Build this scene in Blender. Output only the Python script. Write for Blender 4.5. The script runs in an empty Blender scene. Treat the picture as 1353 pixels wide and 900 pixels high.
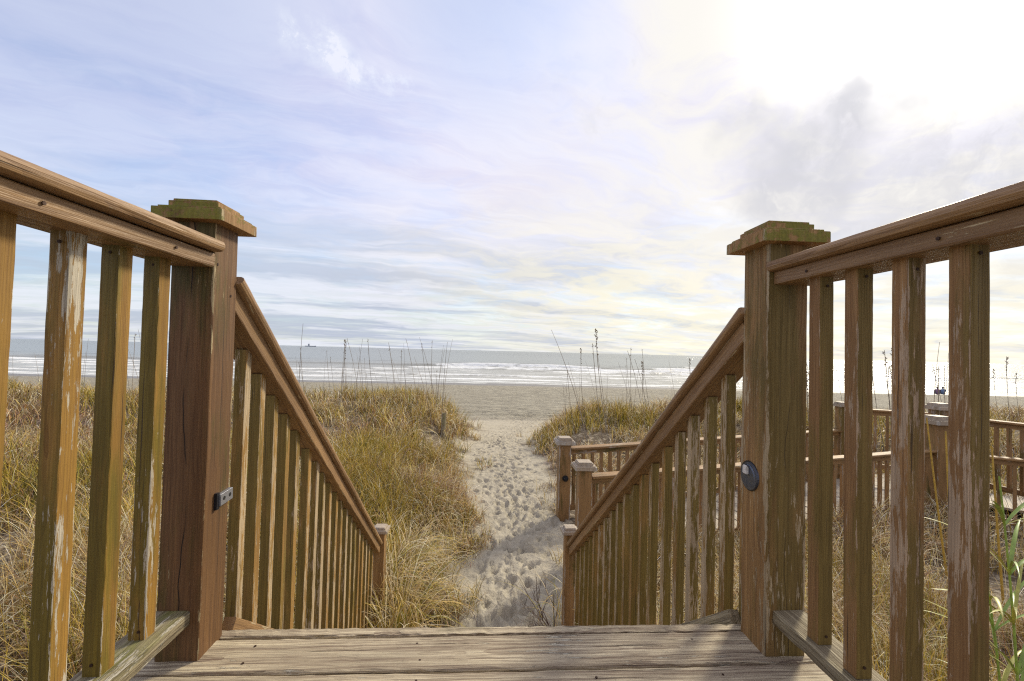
import bpy, bmesh, math, random
import numpy as np
from mathutils import Vector, Matrix
random.seed(7); rng = np.random.default_rng(7)
sc = bpy.context.scene; sc.render.engine = 'CYCLES'
COL = sc.collection
D2R = math.radians

# ------------------------------------------------------------------ camera
H = .85
cam = bpy.data.cameras.new('camera'); camo = bpy.data.objects.new('camera', cam); COL.objects.link(camo)
cam.sensor_width = 36; cam.lens = 580/1353*36; cam.clip_start = .02; cam.clip_end = 30000
CR = Matrix.Rotation(D2R(-3.5),3,'Z') @ Matrix.Rotation(D2R(91.38),3,'X') @ Matrix.Rotation(D2R(1.45),3,'Z')
camo.matrix_world = Matrix.Translation((0,0,H)) @ CR.to_4x4()
sc.camera = camo
def ray(px, py): return CR @ Vector(((px-676.5)/580, -(py-450)/580, -1))
def at_y(px, py, Y): d = ray(px,py); return Vector((0,0,H)) + d*(Y/d.y)
def at_z(px, py, z): d = ray(px,py); return Vector((0,0,H)) + d*((z-H)/d.z)

sc.cycles.use_denoising = False
sc.cycles.filter_width = 1.2
# ------------------------------------------------------------------ lighting
SUN_AZ, SUN_EL = D2R(46), D2R(34)      # azimuth measured from +Y towards +X
sdir = Vector((math.sin(SUN_AZ)*math.cos(SUN_EL), math.cos(SUN_AZ)*math.cos(SUN_EL), math.sin(SUN_EL)))
sl = bpy.data.lights.new('sun','SUN'); sl.energy = 3.1; sl.angle = D2R(9); sl.color = (1,.90,.70)
so = bpy.data.objects.new('sun', sl); COL.objects.link(so)
so.rotation_euler = (-sdir).to_track_quat('-Z','Y').to_euler()
sc.view_settings.view_transform = 'Standard'; sc.view_settings.look = 'None'
sc.view_settings.exposure = 0.46; sc.view_settings.gamma = 1

def bpt(px, py, dep):       # point at camera-forward depth dep
    d = ray(px, py); fw = CR @ Vector((0,0,-1)); return Vector((0,0,H)) + d*(dep/1.0)
P1 = bpt(745, 620, 6.4); P2 = bpt(771, 650, 5.2); P3 = bpt(1112, 560, 8.3); P4 = bpt(1238, 600, 6.95); P5 = bpt(1241, 560, 7.55)
P6 = bpt(1420, 560, 5.9); P7 = bpt(1420, 600, 6.0)
# ------------------------------------------------------------------ node helpers
class NT:
    def __init__(s, tree): s.t = tree; s.n = tree.nodes; s.l = tree.links
    def node(s, typ, **kw):
        n = s.n.new(typ)
        for k, v in kw.items(): setattr(n, k, v)
        return n
    def put(s, sock, v):
        if isinstance(v, bpy.types.NodeSocket): s.l.new(v, sock)
        elif v is not None:
            if hasattr(sock.default_value, '__len__') and not hasattr(v, '__len__'): v = (v,)*len(sock.default_value)
            if hasattr(v, '__len__') and len(sock.default_value) == 4 and len(v) == 3: v = tuple(v)+(1,)
            sock.default_value = v
    def m(s, op, a, b=None, c=None, clamp=False):
        n = s.node('ShaderNodeMath', operation=op, use_clamp=clamp)
        s.put(n.inputs[0], a); s.put(n.inputs[1], b) if b is not None else None
        if c is not None: s.put(n.inputs[2], c)
        return n.outputs[0]
    def v(s, op, a, b=None, scale=None):
        n = s.node('ShaderNodeVectorMath', operation=op)
        s.put(n.inputs[0], a)
        if b is not None: s.put(n.inputs[1], b)
        if scale is not None: s.put(n.inputs['Scale'], scale)
        return n.outputs['Value'] if op in ('DOT_PRODUCT','LENGTH','DISTANCE') else n.outputs[0]
    def mr(s, x, a, b, c=0., d=1., smooth=True):
        n = s.node('ShaderNodeMapRange', interpolation_type='SMOOTHSTEP' if smooth else 'LINEAR')
        for k, q in enumerate((x, a, b, c, d)): s.put(n.inputs[k], q)
        return n.outputs[0]
    def mix(s, f, a, b, mode='MIX'):
        n = s.node('ShaderNodeMix', data_type='RGBA', blend_type=mode)
        s.put(n.inputs[0], f); s.put(n.inputs[6], a); s.put(n.inputs[7], b); return n.outputs[2]
    def noise(s, vec, scale=1., detail=3., rough=.5, dist=0., col=False):
        n = s.node('ShaderNodeTexNoise'); s.put(n.inputs['Vector'], vec)
        n.inputs['Scale'].default_value = scale; n.inputs['Detail'].default_value = detail
        n.inputs['Roughness'].default_value = rough; n.inputs['Distortion'].default_value = dist
        return n.outputs['Color' if col else 'Fac']
    def voro(s, vec, scale, feature='F1', rnd=1.):
        n = s.node('ShaderNodeTexVoronoi', feature=feature); s.put(n.inputs['Vector'], vec)
        n.inputs['Scale'].default_value = scale; n.inputs['Randomness'].default_value = rnd; return n
    def comb(s, x, y, z):
        n = s.node('ShaderNodeCombineXYZ'); s.put(n.inputs[0], x); s.put(n.inputs[1], y); s.put(n.inputs[2], z); return n.outputs[0]
    def sep(s, v):
        n = s.node('ShaderNodeSeparateXYZ'); s.put(n.inputs[0], v); return n.outputs
    def bump(s, h, strength, dist):
        n = s.node('ShaderNodeBump'); s.put(n.inputs['Height'], h); n.inputs['Strength'].default_value = strength
        n.inputs['Distance'].default_value = dist; return n.outputs[0]
def new_mat(name):
    m = bpy.data.materials.new(name); m.use_nodes = True; t = NT(m.node_tree)
    b = m.node_tree.nodes['Principled BSDF']; return m, t, b

# ------------------------------------------------------------------ world
w = bpy.data.worlds.new('World'); sc.world = w; w.use_nodes = True
t = NT(w.node_tree); t.n.clear()
out = t.node('ShaderNodeOutputWorld')
sky = t.node('ShaderNodeTexSky', sky_type='NISHITA'); sky.sun_disc = False
sky.sun_elevation = SUN_EL; sky.sun_rotation = SUN_AZ; sky.air_density = 1.0; sky.dust_density = 1.0; sky.ozone_density = 4.0
bg1 = t.node('ShaderNodeBackground'); t.put(bg1.inputs[0], sky.outputs[0]); bg1.inputs[1].default_value = .15
tc = t.node('ShaderNodeTexCoord')
Dv = t.v('NORMALIZE', tc.outputs['Generated'])
dx, dy, dz = t.sep(Dv)[:3]
zz = t.m('ADD', t.m('MAXIMUM', dz, 0.), .10)
P = t.comb(t.m('DIVIDE', dx, zz), t.m('DIVIDE', dy, zz), 0.)
Pr = t.node('ShaderNodeVectorRotate', rotation_type='Z_AXIS'); t.put(Pr.inputs[0], P); Pr.inputs['Angle'].default_value = D2R(-18)
Pw = t.v('ADD', Pr.outputs[0], t.v('SCALE', t.noise(Pr.outputs[0], .8, 4, .6, col=True), scale=.9))
n1 = t.noise(t.v('MULTIPLY', Pw, (.75, 1.0, 1)), 1.0, 9, .60, .3)
n2 = t.noise(t.v('MULTIPLY', Pw, (2.2, 2.8, 1)), 1.0, 8, .62, .5)
n3 = t.noise(t.v('MULTIPLY', Pw, (.30, 1.3, 1)), 1.1, 6, .55)
sd = t.m('MAXIMUM', t.v('DOT_PRODUCT', Dv, tuple(sdir)), 0.)
glow = t.m('POWER', sd, 10.); glow2 = t.m('POWER', sd, 45.)
def blob(px, py, r, e0=.25, D=None):       # soft region of the sky round a direction
    d = ray(px, py).normalized()
    return t.mr(t.v('DISTANCE', D or Dv, tuple(d)), r, r*e0, 0, 1)
# cloud body colour
up = t.mr(dz, .0, .55, 0, 1)
c_hor = (.49, .53, .51); c_up = (.55, .53, .66)
ccol = t.mix(t.mr(dz, .02, .38), c_hor, c_up)
n5 = t.noise(t.v('MULTIPLY', Pw, (1.1, 5.5, 1)), 1.3, 9, .66, .2)
ccol = t.mix(t.m('MULTIPLY', t.mr(n5, .40, .62), .45), ccol, (.70, .69, .75))
ccol = t.mix(t.m('MULTIPLY', t.mr(n1, .38, .60),   .6), ccol, (.62, .63, .72))
low = t.mr(dz, .42, .05, 0, 1)
ccol = t.mix(t.m('MULTIPLY', t.mr(n3, .44, .60), t.m('MULTIPLY', low, .85)), ccol, (.34, .38, .47))
warm = t.m('MULTIPLY', t.mr(dz, .45, .08, 0, 1), t.mr(sd, .45, .9, 0, 1))
ccol = t.mix(t.m('MULTIPLY', warm, t.mr(n2, .36, .62, .15, .85)), ccol, (.78, .72, .52))
gl = t.m('MULTIPLY', glow, t.mr(n2, .36, .60, .35, 1.5))
ccol = t.mix(t.mr(gl, .0, .85, 0, 1, False), ccol, (.70, .68, .645))
ccol = t.mix(t.mr(glow2, .10, 1.0), ccol, (1.25, 1.22, 1.15))
# dark cloud patches near the sun
sk = t.v('ADD', Dv, t.v('SCALE', t.v('SUBTRACT', t.noise(Dv, 5, 4, .6, col=True), (.5,.5,.5)), scale=.30))
n4 = t.noise(sk, 6.5, 7, .62, .2)
dk = t.m('MULTIPLY', t.m('MAXIMUM', blob(1120, 172, .125, .1, sk), t.m('MAXIMUM', blob(1045, 215, .155, .1, sk), blob(1110, 235, .13, .1, sk))), t.mr(n4, .30, .56, .2, 1))
dk2 = t.m('MULTIPLY', blob(1300, 240, .24, .1), t.mr(n4, .42, .62, 0, .7))
dk3 = t.m('MULTIPLY', blob(890, 90, .34, .1), t.mr(n4, .50, .66, 0, .45))
dks = t.m('MAXIMUM', t.m('MAXIMUM', dk, dk2), dk3)
ccol = t.mix(t.m('MULTIPLY', dks, .9), ccol, (.49, .49, .525))
# small bright cumulus upper left
pb = blob(388, 42, .060, .1)
for _px, _py, _r in ((408,50,.060),(428,60,.075),(447,80,.055),(468,96,.05),(492,104,.045),(515,106,.05),(536,112,.04)):
    pb = t.m('MAXIMUM', pb, blob(_px, _py, _r, .1))
puff = t.mr(t.m('MULTIPLY', pb, t.mr(t.noise(t.v('ADD', Dv, (.31,.2,.1)), 13, 9, .68, .2), .30, .62, 0, 1.2)), .15, 1.0, 0, .85)
cov = t.mr(t.m('ADD', t.m('MULTIPLY', n1, .6), t.m('MULTIPLY', n2, .4)), .30, .56, .70, 1.)
clear = t.m('MAXIMUM', blob(60, -40, .68, .12), blob(640, -30, .34, .1))
cov = t.m('SUBTRACT', cov, t.m('MULTIPLY', clear, .44))
cov = t.m('MAXIMUM', cov, t.mr(glow, .12, .5), clamp=True)
ccol = t.mix(t.m('MULTIPLY', puff, .9), ccol, (.72, .72, .76))
cov = t.m('MAXIMUM', cov, puff)
below = t.mr(dz, -.02, 0., 0, 1)
bg2 = t.node('ShaderNodeBackground'); t.put(bg2.inputs[0], ccol); bg2.inputs[1].default_value = 1.02
ms = t.node('ShaderNodeMixShader'); t.put(ms.inputs[0], cov); t.l.new(bg1.outputs[0], ms.inputs[1]); t.l.new(bg2.outputs[0], ms.inputs[2])
t.l.new(ms.outputs[0], out.inputs[0])

# ------------------------------------------------------------------ wood
def wood(name, light, dark, bare, peel=.5, algae=.3, ring=.006, contrast=.6, rough=.6, bump=.4,
         algae_col=(.085,.075,.012), bare_amt=1., check=0., knots=0., moss=0., edge=.14, spec=.3, side=0., warp=1., flankp=None):
    m, t, b = new_mat(name)
    tc = t.node('ShaderNodeTexCoord'); oi = t.node('ShaderNodeObjectInfo')
    rnd = oi.outputs['Random']
    O = tc.outputs['Object']; x, y, z = t.sep(O)[:3]
    off = t.comb(t.m('MULTIPLY', rnd, 17.3), t.m('MULTIPLY', rnd, 31.7), t.m('MULTIPLY', rnd, 53.1))
    Q = t.v('ADD', O, off)
    W = t.v('SUBTRACT', t.noise(t.v('MULTIPLY', Q, (5, 5, 1.6)), 1, 3, .5, col=True), (.5, .5, .5))
    wx, wy, wz = t.sep(W)[:3]
    r1 = t.m('FRACT', t.m('MULTIPLY', rnd, 7.7)); 
    xx = t.m('ADD', t.m('ADD', x, t.m('MULTIPLY', t.m('SUBTRACT', r1, .5), .06)), t.m('MULTIPLY', wx, .075*warp))
    yy = t.m('ADD', t.m('ADD', y, .035), t.m('MULTIPLY', wy, .055*warp))
    knot = None
    if knots:
        kv = t.voro(t.v('MULTIPLY', Q, (7, 7, 2.3)), 1)
        knot = t.mr(kv.outputs['Distance'], .24, .04, 0, knots)
        xx = t.m('ADD', xx, t.m('MULTIPLY', knot, .02))
    r = t.m('SQRT', t.m('ADD', t.m('MULTIPLY', xx, xx), t.m('MULTIPLY', yy, yy)))
    rings = t.m('FRACT', t.m('DIVIDE', r, ring))
    rings = t.m('MULTIPLY', t.m('POWER', rings, 2.5), t.mr(t.noise(t.v('MULTIPLY', Q, (30, 30, 3)), 1, 3, .5), .3, .6, .25, 1.3))
    fib = t.noise(t.v('MULTIPLY', Q, (420, 420, 7)), 1, 4, .6)
    fib2 = t.noise(t.v('MULTIPLY', Q, (90, 90, 2.5)), 1, 4, .6)
    gr = t.m('ADD', t.m('MULTIPLY', rings, .36), t.m('ADD', t.m('MULTIPLY', t.mr(fib, .32, .68), .45), t.m('MULTIPLY', t.mr(fib2, .34, .66), .50)))
    nx_, ny__, nz_ = t.sep(tc.outputs['Normal'])[:3]
    ny_faces = t.mr(t.m('MULTIPLY', ny__, -1.), .5, .9, 0, 1)       # faces towards local -y, given more of the algae colour
    flank = t.mr(t.m('ABSOLUTE', nx_), .5, .9, 0, 1)
    tone = t.noise(t.v('MULTIPLY', Q, (6, 6, 1.2)), 1, 4, .6)
    lgt = t.mix(t.mr(tone, .35, .65), light, tuple(c*.68 for c in light))
    col = t.mix(t.m('MULTIPLY', gr, contrast), lgt, dark)
    # algae / staining
    if algae:
        al = t.mr(t.m('ADD', t.noise(t.v('MULTIPLY', Q, (9, 9, 1.6)), 1, 5, .65), t.m('MULTIPLY', ny_faces, side*algae)), .62-.3*algae, .80-.3*algae, 0, .85)
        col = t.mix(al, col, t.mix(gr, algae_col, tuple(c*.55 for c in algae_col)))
    # worn edges and flaking stain
    G = tc.outputs['Generated']; gx, gy, gz = t.sep(G)[:3]
    ax = t.m('ABSOLUTE', t.m('SUBTRACT', gx, .5)); ay = t.m('ABSOLUTE', t.m('SUBTRACT', gy, .5))
    em = t.mr(t.m('ADD', ax, ay), .86, 1.0, 0, edge)
    pn = t.m('ADD', t.m('MULTIPLY', t.noise(t.v('MULTIPLY', Q, (95, 95, 11)), 1, 8, .72, .15), .6),
             t.m('MULTIPLY', t.noise(t.v('MULTIPLY', Q, (7, 7, 2.0)), 1, 3, .5), .4))
    pn = t.m('ADD', t.m('ADD', pn, t.m('ADD', em, t.m('MULTIPLY', flank, side*.12 if flankp is None else flankp))), t.m('MULTIPLY', t.m('SUBTRACT', r1, .5), .06))
    pm = t.mr(pn, .66-.22*peel, .672-.22*peel, 0, bare_amt)
    bcol = t.mix(gr, bare, tuple(c*.5 for c in bare))
    col = t.mix(pm, col, bcol)
    hgt = t.m('SUBTRACT', t.m('MULTIPLY', gr, -.6), t.m('MULTIPLY', pm, .5))
    if check:
        cn = t.noise(t.comb(0., 0., t.m('ADD', z, t.m('MULTIPLY', rnd, 9))), 2.2, 3, .5)
        cx_ = t.m('SUBTRACT', x, t.m('MULTIPLY', t.m('SUBTRACT', cn, .5), .10))
        ck = t.mr(t.m('ABSOLUTE', cx_), .0022, .0006, 0, 1)
        ck = t.m('MULTIPLY', ck, t.mr(t.noise(t.comb(0.,0.,z), 2.7, 2), .42, .5, 0, check))
        col = t.mix(ck, col, (.015, .008, .005)); hgt = t.m('SUBTRACT', hgt, t.m('MULTIPLY', ck, 2.))
    if knots:
        kc = t.mr(kv.outputs['Distance'], .085, .03, 0, knots)
        kc = t.m('MULTIPLY', kc, t.mr(t.sep(kv.outputs['Color'])[0], .55, .6))
        col = t.mix(kc, col, (.05, .025, .012)); hgt = t.m('SUBTRACT', hgt, kc)
    # open drying cracks along the grain
    cr = t.mr(t.noise(t.v('MULTIPLY', Q, (150, 150, 2.2)), 1, 3, .55), .665, .70, 0, .8)
    col = t.mix(cr, col, (.035, .022, .014)); hgt = t.m('SUBTRACT', hgt, cr)
    if moss:
        nx, ny, nz = t.sep(tc.outputs['Normal'])[:3]
        mm = t.mr(t.m('ADD', t.m('MULTIPLY', ny, -.55), t.m('ADD', t.m('MULTIPLY', nz, .25), t.mr(t.noise(Q, 30, 8, .8), .36, .64, 0, 1.1))), .62, 1.15, 0, moss*.85)
        mc = t.mix(t.noise(Q, 130, 4, .7), (.045, .05, .008), (.24, .23, .02))
        col = t.mix(mm, col, mc); hgt = t.m('ADD', hgt, t.m('MULTIPLY', t.noise(Q, 220, 3, .6), mm))
    t.put(b.inputs['Base Color'], col)
    t.put(b.inputs['Roughness'], t.m('ADD', t.m('MULTIPLY', gr, .2), rough)); b.inputs['Specular IOR Level'].default_value = spec
    t.put(b.inputs['Normal'], t.bump(hgt, bump, .004))
    return m
M = {}
M['post']     = wood('stained_post_wood', (.22,.115,.046), (.075,.036,.016), (.46,.36,.20), peel=.12, algae=.25, ring=.009, contrast=.8, check=1., rough=.5, edge=.13, side=.25)
M['post_r']   = wood('stained_post_wood_worn', (.37,.215,.080), (.14,.070,.024), (.46,.36,.22), peel=.22, algae=.50, ring=.009, contrast=.85, check=.5, rough=.55, edge=.13, side=.3, algae_col=(.17,.12,.028))
M['bal_l']    = wood('ochre_stained_baluster_wood', (.38,.215,.045), (.16,.080,.018), (.55,.49,.38), peel=.32, algae=.50, ring=.005, contrast=.8, rough=.45, edge=.18, side=.25, algae_col=(.16,.125,.018))
M['bal_r']    = wood('worn_baluster_wood', (.38,.215,.085), (.16,.080,.030), (.48,.35,.23), peel=.36, algae=.50, ring=.005, contrast=.85, rough=.55, edge=.14, side=.35, algae_col=(.19,.135,.03))
M['bal_s']    = wood('stair_baluster_wood', (.42,.25,.075), (.17,.085,.022), (.52,.40,.25), peel=.32, algae=.55, ring=.005, contrast=.8, rough=.5, edge=.16, side=.25, flankp=.085, algae_col=(.19,.14,.03))
M['rail']     = wood('stained_rail_wood', (.37,.220,.095), (.15,.080,.036), (.60,.48,.29), peel=.27, algae=.12, ring=.007, contrast=.85, rough=.42, edge=.17, spec=.45)
M['deck']     = wood('weathered_deck_wood', (.68,.59,.41), (.17,.12,.085), (.64,.59,.47), peel=.30, algae=.06, ring=.0075, contrast=.92, rough=.6, bump=.9, knots=1., edge=.05, warp=.45)
M['grey']     = wood('grey_weathered_rail_wood', (.50,.43,.28), (.13,.10,.06), (.55,.51,.41), peel=.4, algae=.34, ring=.006, contrast=1., rough=.65, bump=.9, edge=.1, algae_col=(.19,.19,.05))
M['cap']      = wood('mossy_cap_wood', (.38,.22,.085), (.16,.08,.03), (.50,.40,.24), peel=.3, algae=.2, ring=.006, contrast=.7, moss=1., rough=.6)
M['lowcap']   = wood('bleached_cap_wood', (.44,.36,.26), (.22,.16,.11), (.5,.45,.38), peel=.5, algae=.1, ring=.006, contrast=.6, rough=.40, spec=.5)
M['walk']     = wood('boardwalk_rail_wood', (.36,.21,.085), (.15,.078,.03), (.50,.42,.34), peel=.35, algae=.35, ring=.007, contrast=.6, rough=.45)
M['walkdeck'] = wood('boardwalk_board_wood', (.50,.44,.34), (.22,.17,.12), (.5,.46,.4), peel=.4, algae=.05, ring=.009, contrast=.6, rough=.6)
def plain(name, c, rough=.5, metal=0., nscale=60, var=.35, bump=.1):
    m, t, b = new_mat(name); O = t.node('ShaderNodeTexCoord').outputs['Object']
    n = t.noise(O, nscale, 5, .65)
    t.put(b.inputs['Base Color'], t.mix(t.mr(n, .3, .7), c, tuple(q*(1-var) for q in c)))
    t.put(b.inputs['Roughness'], t.mr(n, .3, .7, rough*.8, min(1, rough*1.25))); b.inputs['Metallic'].default_value = metal
    t.put(b.inputs['Normal'], t.bump(n, bump, .002)); return m
M['steel'] = plain('galvanised_steel', (.42,.43,.47), .42, .75, 90)
M['black'] = plain('black_painted_metal', (.02,.022,.03), .35, .4, 90)
M['disc']  = plain('dull_blue_grey_metal', (.13,.15,.20), .35, .7, 70)
M['white'] = plain('worn_white_plastic', (.7,.68,.64), .5, 0, 120)
M['hole']  = plain('dark_hole', (.008,.007,.006), .8)
M['rust']  = plain('rusty_nail', (.06,.03,.018), .6, .5, 200)

# ------------------------------------------------------------------ object helpers
def tag(o, label, cat, group=None, kind=None):
    if label: o['label'] = label
    if cat: o['category'] = cat
    if group: o['group'] = group
    if kind: o['kind'] = kind
    return o
def thing(name, loc, label, cat, group=None):
    o = bpy.data.objects.new(name, None); COL.objects.link(o); o.location = loc; o.empty_display_size = .1
    return tag(o, label, cat, group)
def place(name, me, mat, parent=None, Mw=None):
    o = bpy.data.objects.new(name, me); COL.objects.link(o)
    if mat and not me.materials: me.materials.append(mat)
    Mw = Mw or Matrix.Identity(4)
    if parent is not None:
        o.parent = parent
        # parents are unrotated: only translations need undoing
        p = parent; tr = Vector((0,0,0)); inv = Matrix.Identity(4); chain = []
        while p is not None: chain.append(p); p = p.parent
        W = Matrix.Identity(4)
        for q in reversed(chain): W = W @ q.matrix_basis
        o.matrix_basis = W.inverted() @ Mw
    else: o.matrix_basis = Mw
    return o
def mesh_np(name, V, F, smooth=False):
    me = bpy.data.meshes.new(name); me.from_pydata([tuple(v) for v in V], [], [tuple(f) for f in F]); me.update()
    if smooth: me.polygons.foreach_set('use_smooth', [True]*len(me.polygons))
    return me
def timber_mesh(w, th, L, bev=.003, segs=None, jit=.0006, shear=0., ragged=0.):
    """board with its length along local z; width along x, thickness along y; small wobble and eased edges"""
    segs = segs or max(2, int(L/.12))
    a, b = w/2, th/2; prof = []
    for sx, sy, q0 in ((1,1,0),(-1,1,90),(-1,-1,180),(1,-1,270)):
        for k in range(3):
            an = D2R(q0+k*45); prof.append((sx*(a-bev)+bev*math.cos(an), sy*(b-bev)+bev*math.sin(an)))
    n = len(prof); V = []; F = []
    ph = [random.uniform(0, 6.28) for _ in range(4)]
    for i in range(segs+1):
        z = L*i/segs
        wx = jit*2*math.sin(z*3+ph[0]); wy = jit*2*math.sin(z*2.3+ph[1])
        for (x, y) in prof:
            rx = random.gauss(0, jit*.6); ry = random.gauss(0, jit*.4)
            rg = ragged*max(0, random.gauss(0, 1)) * (1 if y > 0 else .3)
            xx = x + wx + rx - math.copysign(rg, x); zz = z + shear*(y if True else 0)
            V.append((xx, y+wy+ry-rg*.5*(y > 0), zz))
    for i in range(segs):
        for j in range(n):
            F.append((i*n+j, i*n+(j+1) % n, (i+1)*n+(j+1) % n, (i+1)*n+j))
    F.append(tuple(range(n-1, -1, -1))); F.append(tuple(segs*n+j for j in range(n)))
    return mesh_np('timber', V, F)
def timber(name, mat, parent, p0, p1, w, th, xdir=(1,0,0), **kw):
    p0, p1 = Vector(p0), Vector(p1); z = (p1-p0); L = z.length; z.normalize()
    x = Vector(xdir); x = (x - z*x.dot(z)).normalized(); y = z.cross(x)
    R = Matrix((x, y, z)).transposed().to_4x4()
    return place(name, timber_mesh(w, th, L, **kw), M[mat] if isinstance(mat, str) else mat, parent, Matrix.Translation(p0) @ R)
def cap_mesh(tiers):
    """stack of square slabs (half width, z0, z1) with eased edges, one mesh"""
    bm = bmesh.new()
    for hw, z0, z1 in tiers:
        r = bmesh.ops.create_cube(bm, size=1)
        for v in r['verts']: v.co = Vector((v.co.x*2*hw, v.co.y*2*hw, z0+(v.co.z+.5)*(z1-z0)))
    bmesh.ops.bevel(bm, geom=[e for e in bm.edges], offset=.0018, segments=2, affect='EDGES', profile=.5)
    for v in bm.verts: v.co += Vector((random.gauss(0,.0004), random.gauss(0,.0004), random.gauss(0,.0004)))
    me = bpy.data.meshes.new('cap'); bm.to_mesh(me); bm.free(); return me
def bm_mesh(fn, name='m', smooth=False):
    bm = bmesh.new(); fn(bm); me = bpy.data.meshes.new(name); bm.to_mesh(me); bm.free()
    if smooth: me.polygons.foreach_set('use_smooth', [True]*len(me.polygons))
    return me
def cyl(bm, p0, p1, r0, r1=None, n=10):
    p0, p1 = Vector(p0), Vector(p1); d = p1-p0; r1 = r0 if r1 is None else r1
    q = d.to_track_quat('Z','Y').to_matrix().to_4x4()
    bmesh.ops.create_cone(bm, cap_ends=True, segments=n, radius1=r0, radius2=r1, depth=d.length, matrix=Matrix.Translation((p0+p1)/2) @ q)

# ------------------------------------------------------------------ terrain
_tabs = {}
def vn(x, y, s, seed=0):
    k = seed
    if k not in _tabs: _tabs[k] = np.random.default_rng(100+seed).random((256,256))
    T = _tabs[k]; x = np.asarray(x, float)/s+1000; y = np.asarray(y, float)/s+1000
    xi = np.floor(x).astype(int); yi = np.floor(y).astype(int); fx = x-xi; fy = y-yi
    fx = fx*fx*(3-2*fx); fy = fy*fy*(3-2*fy); xi %= 256; yi %= 256; x1 = (xi+1) % 256; y1 = (yi+1) % 256
    return (T[yi,xi]*(1-fx)+T[yi,x1]*fx)*(1-fy)+(T[y1,xi]*(1-fx)+T[y1,x1]*fx)*fy - .5
def fbm(x, y, s, seed=0, o=4):
    r = 0; a = 1
    for i in range(o): r = r + a*vn(x, y, s, seed+i); s *= .5; a *= .5
    return r
def ss(a, b, x): q = np.clip((x-a)/(b-a), 0, 1); return q*q*(3-2*q)
PZ = ([-5,4,5.5,8,12,16,20,52,60,90,300],[-1.72,-1.72,-1.58,-1.5,-1.6,-2.0,-2.25,-3.0,-3.25,-4.6,-9])
LZ = ([-5,2,6,9.5,12.5,15,18,20,300],[-1.35,-1.38,-1.22,-.98,-.62,-1.0,-2.0,-2.25,-9])
RZ = ([-5,2,7,9.2,10.6,12.5,14.5,17.5,20,300],[-1.5,-1.6,-1.66,-1.62,-1.15,-.90,-1.2,-2.05,-2.25,-9])
def edges(Y):
    xl = np.interp(Y, [-5,3,4.2,5,6.5,8.5,11,13,15,18,20], [-.6,-.5,-.12,-.02,.02,-.15,-.30,-.15,.1,.6,.8])
    xr = np.interp(Y, [-5,3,4.2,5,6.5,8.5,11,13,15,18,20], [.95,.95,1.0,1.15,1.15,1.05,1.05,1.4,2.0,3.2,3.6])
    return xl + .22*fbm(Y, Y*0+3., 1.3, 40, 2), xr + .22*fbm(Y, Y*0+9., 1.3, 44, 2)
def base_z(X, Y):
    X = np.asarray(X, float); Y = np.asarray(Y, float)
    xl, xr = edges(Y)
    zp = np.interp(Y, *PZ); on = 1-ss(15, 20, Y)
    zl = np.interp(Y + 1.2*fbm(X, X*0, 6, 3, 2), *LZ) + on*(.28*fbm(X, Y, 3.2, 10)+.10*fbm(X,Y,.9,20,2))
    zr = np.interp(Y + 1.2*fbm(X, X*0, 6, 5, 2), *RZ) + on*(.22*fbm(X, Y, 3.2, 14)+.10*fbm(X,Y,.9,24,2))
    a = ss(0, 1.7, xl-X); b = ss(0, 1.7, X-xr)
    z = zp*(1-a)+zl*a; z = z*(1-b)+zr*b
    z = np.where(Y > 17, np.minimum(z, np.maximum(z, zp)), z)
    return z + .03*fbm(X, Y, .7, 30, 3)*(1-ss(30, 50, Y))
def axis(parts):
    out = []
    for a, b, st in parts: out += list(np.arange(a, b, st))
    return np.array(out)
gx = np.concatenate([-np.geomspace(600, 9, 34)[:-1], axis([(-9,-1.3,.15),(-1.3,2.6,.026),(2.6,9,.15)]), np.geomspace(9, 600, 34)])
gy = np.concatenate([axis([(-6,3.9,.2),(3.9,12,.028),(12,25,.055),(25,60,.5),(60,100,2)]), np.array([100,130,180,300])])
XX, YY = np.meshgrid(gx, gy); ZZ = base_z(XX, YY)
# trodden footprints
def dent(cx, cy, an, a, b, dep):
    i0, i1 = np.searchsorted(gx, [cx-.35, cx+.35]); j0, j1 = np.searchsorted(gy, [cy-.35, cy+.35])
    if i1 <= i0 or j1 <= j0: return
    x = XX[j0:j1,i0:i1]-cx; y = YY[j0:j1,i0:i1]-cy; c, s = math.cos(an), math.sin(an)
    u = (x*c+y*s)/a; v = (-x*s+y*c)/b; d = np.sqrt(u*u+v*v)
    ZZ[j0:j1,i0:i1] += -dep*(1-ss(.55,1.05,d)) + dep*.5*np.exp(-((d-1.22)/.2)**2)
for k in range(1900):
    Y = 4.0 + 18*random.random()**1.1; xl, xr = [float(q) for q in edges(np.array(Y))]
    X = (xl+xr)/2 + random.gauss(0, .27)*(xr-xl)
    if not xl-.25 < X < xr+.35: continue
    sz = random.choice([random.uniform(.35,.7), random.uniform(.6, 1.2)])
    dent(X, Y, random.gauss(math.pi/2, .6), .11*sz, .05*sz, random.uniform(.012, .034))
for Yt in (19.6, 19.9, 21.2, 21.5, 22.6, 22.9):       # wheel tracks running along the beach
    wv = .25*np.sin(XX*.07+Yt)
    ZZ -= .035*np.exp(-((YY-Yt-wv)/.11)**2)*(XX > -600)
    ZZ += .022*np.exp(-((YY-Yt-wv-.2)/.09)**2)
mk = (1-ss(14,18,YY))
ZZ += .016*fbm(XX, YY, .16, 50, 3)*(1-ss(22, 30, YY))
ny_, nx_ = XX.shape
V = np.stack([XX, YY, ZZ], -1).reshape(-1, 3)
idx = np.arange(ny_*nx_).reshape(ny_, nx_)
F = np.stack([idx[:-1,:-1], idx[:-1,1:], idx[1:,1:], idx[1:,:-1]], -1).reshape(-1, 4)
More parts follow.
